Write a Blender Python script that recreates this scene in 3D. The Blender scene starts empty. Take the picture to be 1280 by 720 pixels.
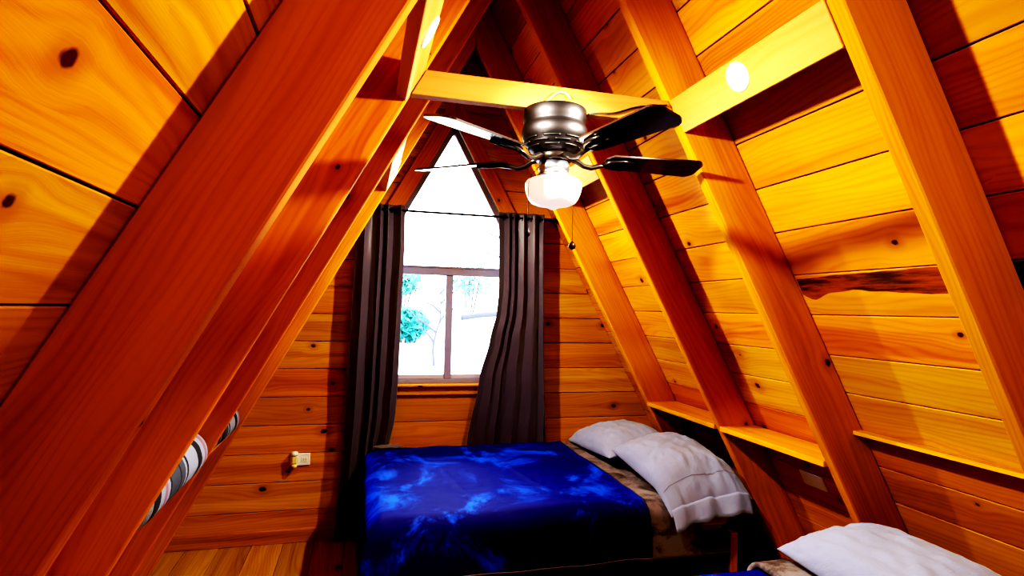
import bpy, bmesh, math, random
from math import sin, cos, tan, pi, radians, sqrt, exp
from mathutils import Vector, Matrix, noise as mnoise
random.seed(11)
S = bpy.context.scene
C = S.collection

# ------------------------------------------------------------------ room numbers
AL = 1.0723972                      # pitch of the roof slopes
XR, ZQ, D = 0.5659, 2.8442, 0.170   # ridge x, ridge height of the rafters' inner edges, rafter depth
ZP = ZQ + D / cos(AL)               # ridge height of the boarding
TA = tan(AL)
YW = 3.6
YB = -1.3
TH = 0.041
RY = [0.984, 1.681, 2.344, 3.044]   # rafter pairs, near to far
def qx(z, s=1, off=0.0): return XR + s * ((ZQ + off / cos(AL) - z) / TA)
def px_(z, s=1): return XR + s * ((ZP - z) / TA)

# ------------------------------------------------------------------ helpers
def link(o, parent=None):
    C.objects.link(o)
    if parent: o.parent = parent
    return o
def tag(o, label=None, cat=None, group=None, kind=None):
    if label: o['label'] = label
    if cat: o['category'] = cat
    if group: o['group'] = group
    if kind: o['kind'] = kind
    return o
def empty(name, loc=(0, 0, 0), label=None, cat=None, group=None, kind=None):
    o = bpy.data.objects.new(name, None); o.location = loc; o.empty_display_size = .05
    link(o); return tag(o, label, cat, group, kind)
def obj(name, bm, mat, parent=None, smooth=False, loc=None):
    me = bpy.data.meshes.new(name); bm.normal_update(); bm.to_mesh(me); bm.free()
    for m in (mat if isinstance(mat, (list, tuple)) else [mat]): me.materials.append(m)
    if smooth:
        for p in me.polygons: p.use_smooth = True
    o = bpy.data.objects.new(name, me)
    if parent is not None and loc is None and parent.parent is None:
        loc = -Vector(parent.location)          # geometry is written in world space
    elif parent is not None and loc is None:
        loc = Vector((0, 0, 0))
    if loc is not None: o.location = loc
    return link(o, parent)
def mod(o, t, **k):
    m = o.modifiers.new(t.title(), t)
    for a, b in k.items(): setattr(m, a, b)
    return m
def autosmooth(o, ang=35):
    me = o.data
    for p in me.polygons: p.use_smooth = True
    bm = bmesh.new(); bm.from_mesh(me)
    for e in bm.edges:
        e.smooth = not (len(e.link_faces) == 2 and e.calc_face_angle(0) > radians(ang))
    bm.to_mesh(me); bm.free()

def merge(dst, src):
    me = bpy.data.meshes.new('tmp'); src.to_mesh(me); src.free(); dst.from_mesh(me); bpy.data.meshes.remove(me)
def new_bm():
    bm = bmesh.new(); bm.loops.layers.uv.new('UVMap'); bm.loops.layers.float_color.new('tone'); return bm
def wood_uv(bm, ax, tone, seed=None):
    ax = Vector(ax).normalized()
    up = Vector((0, 0, 1)) if abs(ax.z) < .8 else Vector((0, 1, 0))
    ay = ax.cross(up).normalized(); az = ax.cross(ay).normalized()
    ou, ov = random.uniform(0, 60), random.uniform(0, 60)
    if seed: ou, ov = seed
    rn = random.random()
    uv = bm.loops.layers.uv['UVMap']; cl = bm.loops.layers.float_color['tone']
    for f in bm.faces:
        n = f.normal; a, b, c = abs(n.dot(ax)), abs(n.dot(ay)), abs(n.dot(az))
        for l in f.loops:
            p = l.vert.co
            if a > b and a > c: u, v = p.dot(ay) * .15, p.dot(az)
            elif b > c: u, v = p.dot(ax), p.dot(az)
            else: u, v = p.dot(ax), p.dot(ay) + .37
            l[uv].uv = (u + ou, v + ov); l[cl] = (tone, rn, random.random() * 0 + rn, 1)
def prism(dst, poly, ext, ax=None, tone=1.0, bev=.003, seed=None):
    """a board: polygon (3-D points) pushed along vector ext"""
    b = new_bm()
    vs = [b.verts.new(p) for p in poly]; f = b.faces.new(vs)
    r = bmesh.ops.extrude_face_region(b, geom=[f])
    for v in [g for g in r['geom'] if isinstance(g, bmesh.types.BMVert)]: v.co += Vector(ext)
    bmesh.ops.recalc_face_normals(b, faces=b.faces[:])
    if bev: bmesh.ops.bevel(b, geom=b.edges[:], offset=bev, segments=1, affect='EDGES', clamp_overlap=True)
    b.normal_update()
    wood_uv(b, ax if ax is not None else ext, tone, seed)
    merge(dst, b)
def box(dst, lo, hi, ax=(1, 0, 0), tone=1.0, bev=.003, seed=None):
    x0, y0, z0 = lo; x1, y1, z1 = hi
    prism(dst, [(x0, y0, z0), (x1, y0, z0), (x1, y0, z1), (x0, y0, z1)], (0, y1 - y0, 0), ax, tone, bev, seed)
def lathe(prof, cx, cy, seg=40):
    bm = bmesh.new(); rings = []
    for r, z in prof:
        if r < 1e-5: rings.append([bm.verts.new((cx, cy, z))])
        else: rings.append([bm.verts.new((cx + r * cos(2 * pi * k / seg), cy + r * sin(2 * pi * k / seg), z)) for k in range(seg)])
    for a, b in zip(rings, rings[1:]):
        for k in range(seg):
            q = [a[k % len(a)], a[(k + 1) % len(a)], b[(k + 1) % len(b)], b[k % len(b)]]
            u = []
            for v in q:
                if v not in u: u.append(v)
            if len(u) > 2: bm.faces.new(u)
    bmesh.ops.recalc_face_normals(bm, faces=bm.faces[:])
    return bm
def tube(pts, rad, seg=8, bm=None, closed=False):
    bm = bm or bmesh.new(); pts = [Vector(p) for p in pts]; rings = []
    n = len(pts)
    for i, p in enumerate(pts):
        t = (pts[min(i + 1, n - 1)] - pts[max(i - 1, 0)]).normalized()
        a = t.cross(Vector((0, 0, 1)) if abs(t.z) < .9 else Vector((1, 0, 0))).normalized(); b = t.cross(a)
        r = rad[i] if isinstance(rad, (list, tuple)) else rad
        rings.append([bm.verts.new(p + a * r * cos(2 * pi * k / seg) + b * r * sin(2 * pi * k / seg)) for k in range(seg)])
    for A, B in zip(rings, rings[1:]):
        for k in range(seg): bm.faces.new((A[k], A[(k + 1) % seg], B[(k + 1) % seg], B[k]))
    bm.faces.new(rings[0][::-1]); bm.faces.new(rings[-1])
    bmesh.ops.recalc_face_normals(bm, faces=bm.faces[:])
    return bm
def fbm(x, y, z=0, o=4): return mnoise.fractal((x, y, z), 0.9, 2.0, o)

# ------------------------------------------------------------------ materials
def nt(name):
    m = bpy.data.materials.new(name); m.use_nodes = True; t = m.node_tree; t.nodes.clear()
    return m, t
def N(t, typ, **k):
    n = t.nodes.new(typ)
    for a, b in k.items():
        if a.startswith('i_'):
            key = a[2:]; key = int(key) if key.isdigit() else key.replace('_', ' ')
            n.inputs[key].default_value = b
        else: setattr(n, a, b)
    return n
def M(t, op, a, b=None, c=None, clamp=False):
    n = t.nodes.new('ShaderNodeMath'); n.operation = op; n.use_clamp = clamp
    for i, v in enumerate((a, b, c)):
        if v is None: continue
        if isinstance(v, (int, float)): n.inputs[i].default_value = v
        else: t.links.new(v, n.inputs[i])
    return n.outputs[0]
def MIX(t, f, a, b, bt='MIX'):
    n = t.nodes.new('ShaderNodeMix'); n.data_type = 'RGBA'; n.blend_type = bt
    for i, v in ((0, f), (6, a), (7, b)):
        if isinstance(v, (int, float)): n.inputs[i].default_value = v
        elif isinstance(v, tuple): n.inputs[i].default_value = (*v, 1) if len(v) == 3 else v
        else: t.links.new(v, n.inputs[i])
    return n.outputs[2]
def COMB(t, x, y, z=0.0):
    n = t.nodes.new('ShaderNodeCombineXYZ')
    for i, v in enumerate((x, y, z)):
        if isinstance(v, (int, float)): n.inputs[i].default_value = v
        else: t.links.new(v, n.inputs[i])
    return n.outputs[0]
def NOISE(t, vec, scale=1, detail=3, rough=.55, dist=0.0, out=0):
    n = N(t, 'ShaderNodeTexNoise', i_Scale=scale, i_Detail=detail, i_Roughness=rough, i_Distortion=dist)
    if vec is not None: t.links.new(vec, n.inputs['Vector'])
    return n.outputs[out]
def STEP(t, v, a, b):
    n = N(t, 'ShaderNodeMapRange', interpolation_type='SMOOTHSTEP')
    t.links.new(v, n.inputs[0]); n.inputs[1].default_value = a; n.inputs[2].default_value = b
    return n.outputs[0]
def finish(t, bsdf):
    o = t.nodes.new('ShaderNodeOutputMaterial'); t.links.new(bsdf, o.inputs[0])
def bump(t, h, s=.3, d=.01):
    b = N(t, 'ShaderNodeBump', i_Strength=s, i_Distance=d); t.links.new(h, b.inputs['Height']); return b.outputs[0]

def wood(name, light, dark, knot_p=.5, knot_r=.014, ring=.5, rough=.42, fibre=.25, contrast=1.0):
    m, t = nt(name)
    uvn = N(t, 'ShaderNodeUVMap', uv_map='UVMap'); sep = N(t, 'ShaderNodeSeparateXYZ'); t.links.new(uvn.outputs[0], sep.inputs[0])
    u, v = sep.outputs[0], sep.outputs[1]
    at = N(t, 'ShaderNodeAttribute', attribute_name='tone'); sc = N(t, 'ShaderNodeSeparateColor'); t.links.new(at.outputs['Color'], sc.inputs[0])
    tone, rnd = sc.outputs[0], sc.outputs[1]
    # knots
    kx, ky = 2.6, 8.0
    vo = N(t, 'ShaderNodeTexVoronoi', voronoi_dimensions='2D', feature='F1', i_Scale=1.0, i_Randomness=.85)
    t.links.new(COMB(t, M(t, 'MULTIPLY', u, kx), M(t, 'MULTIPLY', v, ky)), vo.inputs['Vector'])
    ps = N(t, 'ShaderNodeSeparateXYZ'); t.links.new(vo.outputs['Position'], ps.inputs[0])
    lx = M(t, 'SUBTRACT', u, M(t, 'DIVIDE', ps.outputs[0], kx)); ly = M(t, 'SUBTRACT', v, M(t, 'DIVIDE', ps.outputs[1], ky))
    lx = M(t, 'MULTIPLY', lx, .75)
    wob = M(t, 'MULTIPLY', M(t, 'SUBTRACT', NOISE(t, uvn.outputs[0], 40, 2), .5), .012)
    d = M(t, 'ADD', M(t, 'SQRT', M(t, 'ADD', M(t, 'MULTIPLY', lx, lx), M(t, 'MULTIPLY', ly, ly))), wob)
    kc = N(t, 'ShaderNodeSeparateColor'); t.links.new(vo.outputs['Color'], kc.inputs[0])
    pres = M(t, 'LESS_THAN', kc.outputs[0], knot_p)
    rad = M(t, 'MULTIPLY', M(t, 'ADD', kc.outputs[1], .35), knot_r)
    q = M(t, 'DIVIDE', d, rad)
    core = M(t, 'MULTIPLY', STEP(t, q, 1.05, .6), pres)
    halo = M(t, 'MULTIPLY', STEP(t, q, 3.4, .9), pres)
    # grain bending round the knots
    g = M(t, 'MULTIPLY', pres, M(t, 'EXPONENT', M(t, 'MULTIPLY', M(t, 'POWER', M(t, 'DIVIDE', d, .045), 2), -1)))
    v2 = M(t, 'SUBTRACT', v, M(t, 'MULTIPLY', M(t, 'MULTIPLY', ly, g), .75))
    warp = NOISE(t, COMB(t, M(t, 'MULTIPLY', u, .8), M(t, 'MULTIPLY', v2, 5)), 1, 2)
    ph = M(t, 'ADD', M(t, 'MULTIPLY', v2, 330), M(t, 'MULTIPLY', warp, 75))
    ringv = M(t, 'POWER', M(t, 'ADD', M(t, 'MULTIPLY', M(t, 'SINE', ph), .5), .5), 2.2)
    soft = NOISE(t, COMB(t, M(t, 'MULTIPLY', u, .9), M(t, 'MULTIPLY', v2, 16)), 1, 4, .6)
    fib = NOISE(t, COMB(t, M(t, 'MULTIPLY', u, 7), M(t, 'MULTIPLY', v2, 420)), 1, 3, .6)
    broad = NOISE(t, COMB(t, M(t, 'MULTIPLY', u, .6), M(t, 'MULTIPLY', v2, 3)), 1, 2)
    f = M(t, 'ADD', M(t, 'MULTIPLY', ringv, ring * .5), M(t, 'MULTIPLY', M(t, 'SUBTRACT', soft, .42), 1.5 * contrast))
    f = M(t, 'ADD', f, M(t, 'MULTIPLY', M(t, 'SUBTRACT', fib, .5), fibre), None, True)
    f = M(t, 'ADD', f, M(t, 'MULTIPLY', M(t, 'SUBTRACT', broad, .5), .4), None, True)
    band = STEP(t, NOISE(t, COMB(t, M(t, 'MULTIPLY', u, .35), M(t, 'MULTIPLY', v2, 10)), 1, 1.5), .53, .60)
    f = M(t, 'ADD', f, M(t, 'MULTIPLY', band, .34 * contrast), None, True)
    col = MIX(t, f, light, dark)
    col = MIX(t, M(t, 'MULTIPLY', halo, .32), col, tuple(c * .55 for c in dark))
    col = MIX(t, M(t, 'MULTIPLY', core, .9), col, (.035, .010, .003))
    tv = N(t, 'ShaderNodeHueSaturation'); t.links.new(col, tv.inputs['Color']); t.links.new(tone, tv.inputs['Value'])
    t.links.new(M(t, 'ADD', .488, M(t, 'MULTIPLY', rnd, .022)), tv.inputs['Hue'])
    b = N(t, 'ShaderNodeBsdfPrincipled', i_Roughness=rough)
    b.inputs['Specular IOR Level'].default_value = .14
    t.links.new(tv.outputs[0], b.inputs['Base Color'])
    t.links.new(bump(t, M(t, 'ADD', M(t, 'MULTIPLY', fib, .5), M(t, 'MULTIPLY', core, -.8)), .18, .004), b.inputs['Normal'])
    finish(t, b.outputs[0]); return m

def plain(name, col, rough=.5, metal=0.0, spec=.5, emit=None, estr=0.0, nscale=0, namt=.15, bumps=0.0, coat=0.0):
    m, t = nt(name)
    b = N(t, 'ShaderNodeBsdfPrincipled', i_Roughness=rough, i_Metallic=metal)
    b.inputs['Specular IOR Level'].default_value = spec
    b.inputs['Base Color'].default_value = (*col, 1)
    b.inputs['Coat Weight'].default_value = coat
    tc = N(t, 'ShaderNodeTexCoord')
    nz = NOISE(t, tc.outputs['Object'], nscale or 30, 4)
    t.links.new(MIX(t, M(t, 'MULTIPLY', nz, namt), (*col,), tuple(c * .4 for c in col)), b.inputs['Base Color'])
    if bumps: t.links.new(bump(t, nz, bumps, .003), b.inputs['Normal'])
    if emit:
        b.inputs['Emission Color'].default_value = (*emit, 1); b.inputs['Emission Strength'].default_value = estr
    finish(t, b.outputs[0]); return m

W_PLANK = wood('pine_boarding', (.60, .300, .012), (.36, .122, .004), .28, .0105, .5, contrast=1.05)
W_RAFT = wood('rafter_timber', (.56, .248, .007), (.34, .105, .002), .13, .013, .4, .72, .25, 1.0)
W_PALE = wood('pale_timber', (.44, .245, .066), (.33, .145, .024), .2, .010, .35, .5, .3, .8)
W_END = wood('end_wall_boarding', (.62, .345, .014), (.35, .140, .005), .30, .014, .5)
W_FLOOR = wood('floor_boards', (.54, .33, .045), (.30, .135, .014), .35, .017, .6, .4)

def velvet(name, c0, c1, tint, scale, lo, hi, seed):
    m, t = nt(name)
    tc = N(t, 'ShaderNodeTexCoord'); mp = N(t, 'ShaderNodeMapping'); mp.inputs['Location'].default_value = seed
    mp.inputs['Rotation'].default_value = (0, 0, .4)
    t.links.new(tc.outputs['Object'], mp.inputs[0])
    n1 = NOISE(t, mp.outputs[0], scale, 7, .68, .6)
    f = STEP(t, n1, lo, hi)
    n2 = NOISE(t, tc.outputs['Object'], 900, 2)
    b = N(t, 'ShaderNodeBsdfPrincipled', i_Roughness=.62)
    b.inputs['Specular IOR Level'].default_value = .25
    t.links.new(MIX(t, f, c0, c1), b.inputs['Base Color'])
    b.inputs['Sheen Weight'].default_value = .8
    b.inputs['Sheen Roughness'].default_value = .35
    b.inputs['Sheen Tint'].default_value = (*tint, 1)
    t.links.new(bump(t, M(t, 'ADD', M(t, 'MULTIPLY', n1, 6), n2), .35, .004), b.inputs['Normal'])
    finish(t, b.outputs[0]); return m
BLUE = velvet('blue_plush_painted_sheen', (.0015, .0015, .17), (.008, .15, 1.0), (.01, .08, 1.0), 3.2, .50, .66, (4.08, 2.19, 0))  # brighter blue patches put window and lamp sheen into the base colour
TAUPE = velvet('taupe_plush', (.026, .018, .016), (.27, .25, .275), (.6, .5, .45), 5.0, .40, .58, (1.2, 5.3, 0))

def fabric(name, col, rough=.8, wr=0.0, sheen=.2):
    m, t = nt(name)
    tc = N(t, 'ShaderNodeTexCoord')
    w = NOISE(t, tc.outputs['Object'], 600, 2); n2 = NOISE(t, tc.outputs['Object'], 7, 4, .6, .8)
    b = N(t, 'ShaderNodeBsdfPrincipled', i_Roughness=rough); b.inputs['Specular IOR Level'].default_value = .25
    b.inputs['Sheen Weight'].default_value = sheen
    t.links.new(MIX(t, M(t, 'MULTIPLY', w, .35), col, tuple(c * .7 for c in col)), b.inputs['Base Color'])
    t.links.new(bump(t, M(t, 'ADD', M(t, 'MULTIPLY', w, .1), M(t, 'MULTIPLY', n2, wr * 8)), .4, .004), b.inputs['Normal'])
    finish(t, b.outputs[0]); return m
CURT = fabric('grey_satin', (.085, .070, .098), .38, .1, .5)
WHITE = fabric('white_cotton', (.28, .325, .50), .8, .7)
GREYS = fabric('grey_sheet', (.16, .15, .17), .9, .2)
CREAM = fabric('cream_sheet', (.42, .36, .33), .85, .2)
BLACKF = fabric('black_ticking', (.006, .006, .008), .9)
PIPING = plain('pale_piping', (.30, .30, .45), .6)
BLUEPIPE = plain('blue_piping', (.01, .012, .16), .6)
NICKEL = plain('brushed_pewter', (.055, .052, .058), .50, 1.0, nscale=80)
STEEL = plain('light_steel', (.30, .32, .38), .42, 1.0, nscale=80)
DARKMET = plain('dark_bronze', (.035, .028, .026), .28, .6, .5)
BLADE = plain('blade_lacquer', (.020, .010, .009), .22, 0, .6, nscale=14, coat=.5)
BLACK = plain('black_plastic', (.004, .004, .004), .5)
IVORY = plain('white_plastic', (.84, .86, .90), .35)
IVORY2 = plain('cream_plastic', (.85, .72, .36), .35)
SLOT = plain('socket_slot', (.06, .05, .045), .6)
OPAL = plain('opal_glass', (.92, .86, .84), .25, 0, .5, (1, .93, .90), .55)
LENS = plain('lit_lens', (1, 1, 1), .4, 0, .5, (1.0, .90, .74), 70.0)
RIMW = plain('white_rim', (.85, .82, .75), .4)
ALU = plain('champagne_frame', (.30, .30, .44), .4, .0)
ALUB = plain('sash_rail', (.62, .58, .66), .4, .2)
WIRE = plain('pale_wire', (.85, .55, .40), .5)
KNOB = plain('dark_wood_knob', (.03, .012, .008), .35)

def stripes(name, stops):
    m, t = nt(name)
    uvn = N(t, 'ShaderNodeUVMap', uv_map='UVMap'); sep = N(t, 'ShaderNodeSeparateXYZ'); t.links.new(uvn.outputs[0], sep.inputs[0])
    cr = N(t, 'ShaderNodeValToRGB'); cr.color_ramp.interpolation = 'CONSTANT'
    e = cr.color_ramp.elements
    e[0].position = stops[0][0]; e[0].color = (*stops[0][1], 1); e[1].position = stops[1][0]; e[1].color = (*stops[1][1], 1)
    for p, c in stops[2:]:
        k = e.new(p); k.color = (*c, 1)
    t.links.new(M(t, 'FRACT', M(t, 'DIVIDE', sep.outputs[0], .42)), cr.inputs[0])
    tc = N(t, 'ShaderNodeTexCoord'); w = NOISE(t, tc.outputs['Object'], 300, 2)
    b = N(t, 'ShaderNodeBsdfPrincipled', i_Roughness=.9)
    t.links.new(MIX(t, M(t, 'MULTIPLY', w, .4), cr.outputs[0], (.1, .1, .12), 'MULTIPLY'), b.inputs['Base Color'])
    t.links.new(bump(t, w, .5, .004), b.inputs['Normal'])
    finish(t, b.outputs[0]); return m
Wc, Gc, Kc, Pc = (.30, .34, .46), (.075, .09, .13), (.02, .02, .03), (.30, .16, .24)
STR1 = stripes('striped_weave', [(0, Kc), (.05, Wc), (.13, Pc), (.19, Wc), (.24, Kc), (.27, Gc), (.47, Kc), (.50, Gc), (.60, Wc), (.64, Kc), (.68, Wc), (.93, Kc)])
def glass(name):
    m, t = nt(name)
    tr = N(t, 'ShaderNodeBsdfTransparent'); gl = N(t, 'ShaderNodeBsdfGlossy', i_Roughness=.02); fr = N(t, 'ShaderNodeFresnel', i_IOR=1.3)
    mx = N(t, 'ShaderNodeMixShader'); t.links.new(fr.outputs[0], mx.inputs[0]); t.links.new(tr.outputs[0], mx.inputs[1]); t.links.new(gl.outputs[0], mx.inputs[2])
    finish(t, mx.outputs[0]); return m
GLASS = glass('window_glass')

# ------------------------------------------------------------------ setting: slopes, end walls, floor
def slope(name, s, seams, tones=None):
    bm = new_bm(); tones = tones or {}
    n = Vector((s * sin(AL), 0, cos(AL)))            # outward normal
    dn = Vector((s * cos(AL), 0, -sin(AL)))          # down the slope
    O = Vector((XR, 0, ZP))
    for i, (a, b) in enumerate(zip(seams, seams[1:])):
        g = .002
        P = lambda q, off: O + dn * q + n * off
        y0 = YB
        tone = tones.get(i, random.choice([.72, .85, .95, 1.0, 1.05, 1.1]))
        poly = [P(a + g, 0), P(b - g, 0), P(b - g, .022), P(a + g, .022)]
        poly = [p + Vector((0, y0, 0)) for p in poly]
        prism(bm, poly, (0, YW + .12 - y0, 0), (0, 1, 0), tone, .002)
    a, b = seams[0], seams[-1]
    poly = [O + dn * a + n * .0215 + Vector((0, YB, 0)), O + dn * b + n * .0215 + Vector((0, YB, 0)), O + dn * b + n * .05 + Vector((0, YB, 0)), O + dn * (a - .05) + n * .05 + Vector((0, YB, 0))]
    prism(bm, poly, (0, YW + .12 - YB, 0), (0, 1, 0), .3, 0)
    return tag(obj(name, bm, W_PLANK), kind='structure')
seamR = [.001, .07, .235, .40, .565, .735, .90, 1.062, 1.225, 1.392, 1.563, 1.73, 1.895, 2.052, 2.213, 2.368, 2.528, 2.675, 2.828, 2.99, 3.15, 3.31, 3.47, 3.66]
seamL = [.001, .07, .235, .40, .565, .735, .90, 1.062, 1.225, 1.392, 1.557, 1.722, 1.894, 2.069, 2.235, 2.40, 2.565, 2.73, 2.895, 3.06, 3.225, 3.39, 3.55, 3.66]
wall_r = slope('wall_right', 1, seamR, {9: .85, 10: 1.08, 11: 1.0, 12: .98, 13: 1.08, 14: .95, 15: 1.0})
wall_l = slope('wall_left', -1, seamL, {10: 1.0, 11: 1.08, 12: 1.02})

# dark bark-covered wane along one board
bm = new_bm(); n_ = Vector((sin(AL), 0, cos(AL))); dn_ = Vector((cos(AL), 0, -sin(AL))); pv = []
for k in range(61):
    y = 1.679 - 1.0 * k / 60; w0 = .010 * max(0, (y - 1.25) / .4) ** 1 + .0025; w1 = .060 + .022 * min(1, (1.66 - y) / .45) + .010 * fbm(y * 6, 2.2) + (.035 * exp(-((y - 1.635) / .05) ** 2)) + .03 * exp(-((y - .78) / .09) ** 2)
    w0 += .004 * fbm(y * 9, 7.7)
    O_ = Vector((XR, y, ZP)) - n_ * .0009; pv.append((bm.verts.new(O_ + dn_ * (1.895 + max(.0025, w0))), bm.verts.new(O_ + dn_ * (1.895 + w1))))
for a, b in zip(pv, pv[1:]): bm.faces.new((a[0], b[0], b[1], a[1]))
BARKW, t = nt('bark_wane'); tc = N(t, 'ShaderNodeTexCoord'); mp = N(t, 'ShaderNodeMapping'); mp.inputs['Scale'].default_value = (30, 3, 30); t.links.new(tc.outputs['Object'], mp.inputs[0])
nz = NOISE(t, mp.outputs[0], 1.6, 5, .65); pb = N(t, 'ShaderNodeBsdfPrincipled', i_Roughness=.75)
t.links.new(MIX(t, STEP(t, nz, .38, .66), (.045, .010, .003), (.26, .065, .006)), pb.inputs['Base Color']); t.links.new(bump(t, nz, .6, .004), pb.inputs['Normal']); finish(t, pb.outputs[0])
obj('bark_edge', bm, BARKW, wall_r)

# end wall with the window opening
WX, HWID, ZSILL, ZEAVE = 0.545, 0.51, 0.845, 1.673
ZAPEX = ZEAVE + HWID * TA
def hole(z, s): return WX + s * max(0.0, HWID - max(0.0, z - ZEAVE) / TA)
bm = new_bm()
rows = [0.0] + [.183 + .1655 * k for k in range(18)] + [ZP - .002]
for a, b in zip(rows, rows[1:]):
    g = .0016; a2, b2 = a + g, b - g
    xl0, xl1, xr0, xr1 = px_(a2, -1), px_(b2, -1), px_(a2, 1), px_(b2, 1)
    tn = lambda: random.choice([.84, .92, 1.0, 1.06])
    if b <= ZSILL + .02 or a >= ZAPEX:
        prism(bm, [(xl0, YW, a2), (xr0, YW, a2), (xr1, YW, b2), (xl1, YW, b2)], (0, .03, 0), (1, 0, 0), tn(), .002)
    else:
        hl0, hl1, hr0, hr1 = hole(a2, -1), hole(b2, -1), hole(a2, 1), hole(b2, 1)
        tt = tn()
        prism(bm, [(xl0, YW, a2), (hl0, YW, a2), (hl1, YW, b2), (xl1, YW, b2)], (0, .03, 0), (1, 0, 0), tt, .002)
        prism(bm, [(hr0, YW, a2), (xr0, YW, a2), (xr1, YW, b2), (hr1, YW, b2)], (0, .03, 0), (1, 0, 0), tt, .002)
# sheathing behind the boards
yb0, yb1 = YW + .029, YW + .10
for poly in ([(px_(0, -1), -.0294), (px_(0, 1), -.0294), (px_(ZSILL, 1), ZSILL), (px_(ZSILL, -1), ZSILL)],
             [(px_(ZSILL, -1), ZSILL), (hole(1, -1), ZSILL), (hole(1, -1), ZEAVE), (px_(ZEAVE, -1), ZEAVE)],
             [(hole(1, 1), ZSILL), (px_(ZSILL, 1), ZSILL), (px_(ZEAVE, 1), ZEAVE), (hole(1, 1), ZEAVE)],
             [(px_(ZEAVE, -1), ZEAVE), (hole(1, -1), ZEAVE), (WX, ZAPEX), (XR, ZP)],
             [(hole(1, 1), ZEAVE), (px_(ZEAVE, 1), ZEAVE), (XR, ZP), (WX, ZAPEX)]):
    prism(bm, [(x, yb0, z) for x, z in poly], (0, yb1 - yb0, 0), (1, 0, 0), .5, 0)
wall_e = tag(obj('wall_end', bm, W_END), kind='structure')
bm = new_bm()
for a, b in zip(rows, rows[1:]):
    a2, b2 = a + .0016, b - .0016
    prism(bm, [(px_(a2, -1), YB, a2), (px_(a2, 1), YB, a2), (px_(b2, 1), YB, b2), (px_(b2, -1), YB, b2)], (0, -.03, 0), (1, 0, 0), random.choice([.8, 1]), .002)
prism(bm, [(px_(0, -1), YB - .029, 0), (px_(0, 1), YB - .029, 0), (XR, YB - .029, ZP)], (0, -.05, 0), (1, 0, 0), .5, 0)
tag(obj('wall_rear', bm, W_END), kind='structure')
# floor
bm = new_bm(); x = -.909 - .1705 * 2
while x < px_(0, 1) + .1:
    box(bm, (x + .001, YB, -.03), (x + .1705 - .001, YW + .0287, 0), (0, 1, 0), random.choice([.8, .9, 1, 1.08]), .002); x += .1705
box(bm, (-1.4, YB - .05, -.08), (2.6, YW + .12, -.0295), (0, 1, 0), .4, 0)
tag(obj('floor', bm, W_FLOOR), kind='structure')
# baseboard
bm = new_bm(); box(bm, (qx(0, -1) - .12, YW - .022, 0), (qx(0, 1) + .12, YW - .0005, .078), (1, 0, 0), .85, .003)
tag(obj('baseboard_end', bm, W_END), kind='structure')

# ------------------------------------------------------------------ rafters, blocking, ties, shelves
def rafter(y, s, label, group):
    bm = new_bm(); e = .0012 * s
    poly = [(XR + e, y, ZQ), (qx(0, s), y, 0.001), (px_(0, s) - .0015 * s, y, 0.001), (XR + e, y, ZP - .004)]
    th = .056 if (s < 0 and y < 1) else TH
    d = Vector((s * cos(AL), 0, -sin(AL)))
    b = new_bm()
    prism(b, poly, (0, th, 0), d, random.choice([.92, 1.0, 1.04]), .004)
    merge(bm, b)
    return tag(obj('rafter', bm, W_RAFT), label, 'rafter', group)
labR = ['rafter near the camera above the second bed, end of the thin ledge', 'rafter holding the cross beam, above the foot of the near pillow',
        'dark rafter between the two deep shelves, behind the fan', 'rafter closest to the window wall, above the pillows of the far bed']
labL = ['huge red-orange rafter filling the corner closest to the camera', 'orange rafter with a dark knot, holding the other end of the cross beam',
        'dark narrow-looking rafter just past the striped roll', 'farthest thin-looking rafter on the window side of the striped rolls']
raf = {}
for i, y in enumerate(RY):
    raf[1, i] = rafter(y, 1, labR[i], 'rafters over the pillows')
    raf[-1, i] = rafter(y, -1, labL[i], 'rafters over the striped rolls')

def blocking(y0, y1, s, label):
    za, zb = 1.997, 2.100
    n = Vector((s * sin(AL), 0, cos(AL))) * .035
    A = Vector((qx(za, s), y0, za)); B = Vector((qx(zb, s), y0, zb))
    bm = new_bm(); prism(bm, [A, B, B + n, A + n], (0, y1 - y0, 0), (0, 1, 0), 1.0, .002)
    return tag(obj('blocking_board', bm, W_PALE), label, 'board', 'lamp boards between rafters')
def puck(y, s, label):
    z = 2.056; nrm = -Vector((s * sin(AL), 0, cos(AL))); c = Vector((qx(z, s), y, z))
    q = nrm.to_track_quat('Z', 'Y').to_matrix().to_4x4()
    root = empty('puck_light', c, label, 'light', 'round lamps in the boards')
    def ring(prof):
        b = lathe(prof, 0, 0, 32); bmesh.ops.transform(b, matrix=Matrix.Translation(c) @ q, verts=b.verts[:]); return b
    obj('rim', ring([(.033, .0005), (.033, .006), (.040, .005), (.042, .0005)]), RIMW, root, True)
    obj('lens', ring([(.0, .0045), (.0325, .0045), (.0325, .0008)]), LENS, root)
    sl = bpy.data.lights.new('puck_lamp', 'SPOT'); sl.energy = 124; sl.spot_size = radians(131); sl.spot_blend = 1.0; sl.shadow_soft_size = .022; sl.color = (1.0, .90, .74)
    so = bpy.data.objects.new('puck_lamp', sl); C.objects.link(so); so.location = c + nrm * .03; so.rotation_euler = (-nrm).to_track_quat('Z', 'Y').to_euler()
bays = [(RY[0] + TH, RY[1]), (RY[2] + TH, RY[3])]
g = .0008
blocking(bays[0][0] + g, bays[0][1] - g, 1, 'pale board with a glaring lamp, over the thin ledge')
blocking(bays[1][0] + g, bays[1][1] - g, 1, 'board with a lamp mostly hidden behind the ceiling fan')
blocking(bays[0][0] + .0155, bays[0][1] - g, -1, 'pale yellow board meeting the cross beam, lamp cut by photo top')
blocking(bays[1][0] + g, bays[1][1] - g, -1, 'small lit board beside the window gable, above a curtain')
puck(1.354, 1, 'round white lamp glaring brightest, over the thin ledge')
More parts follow.
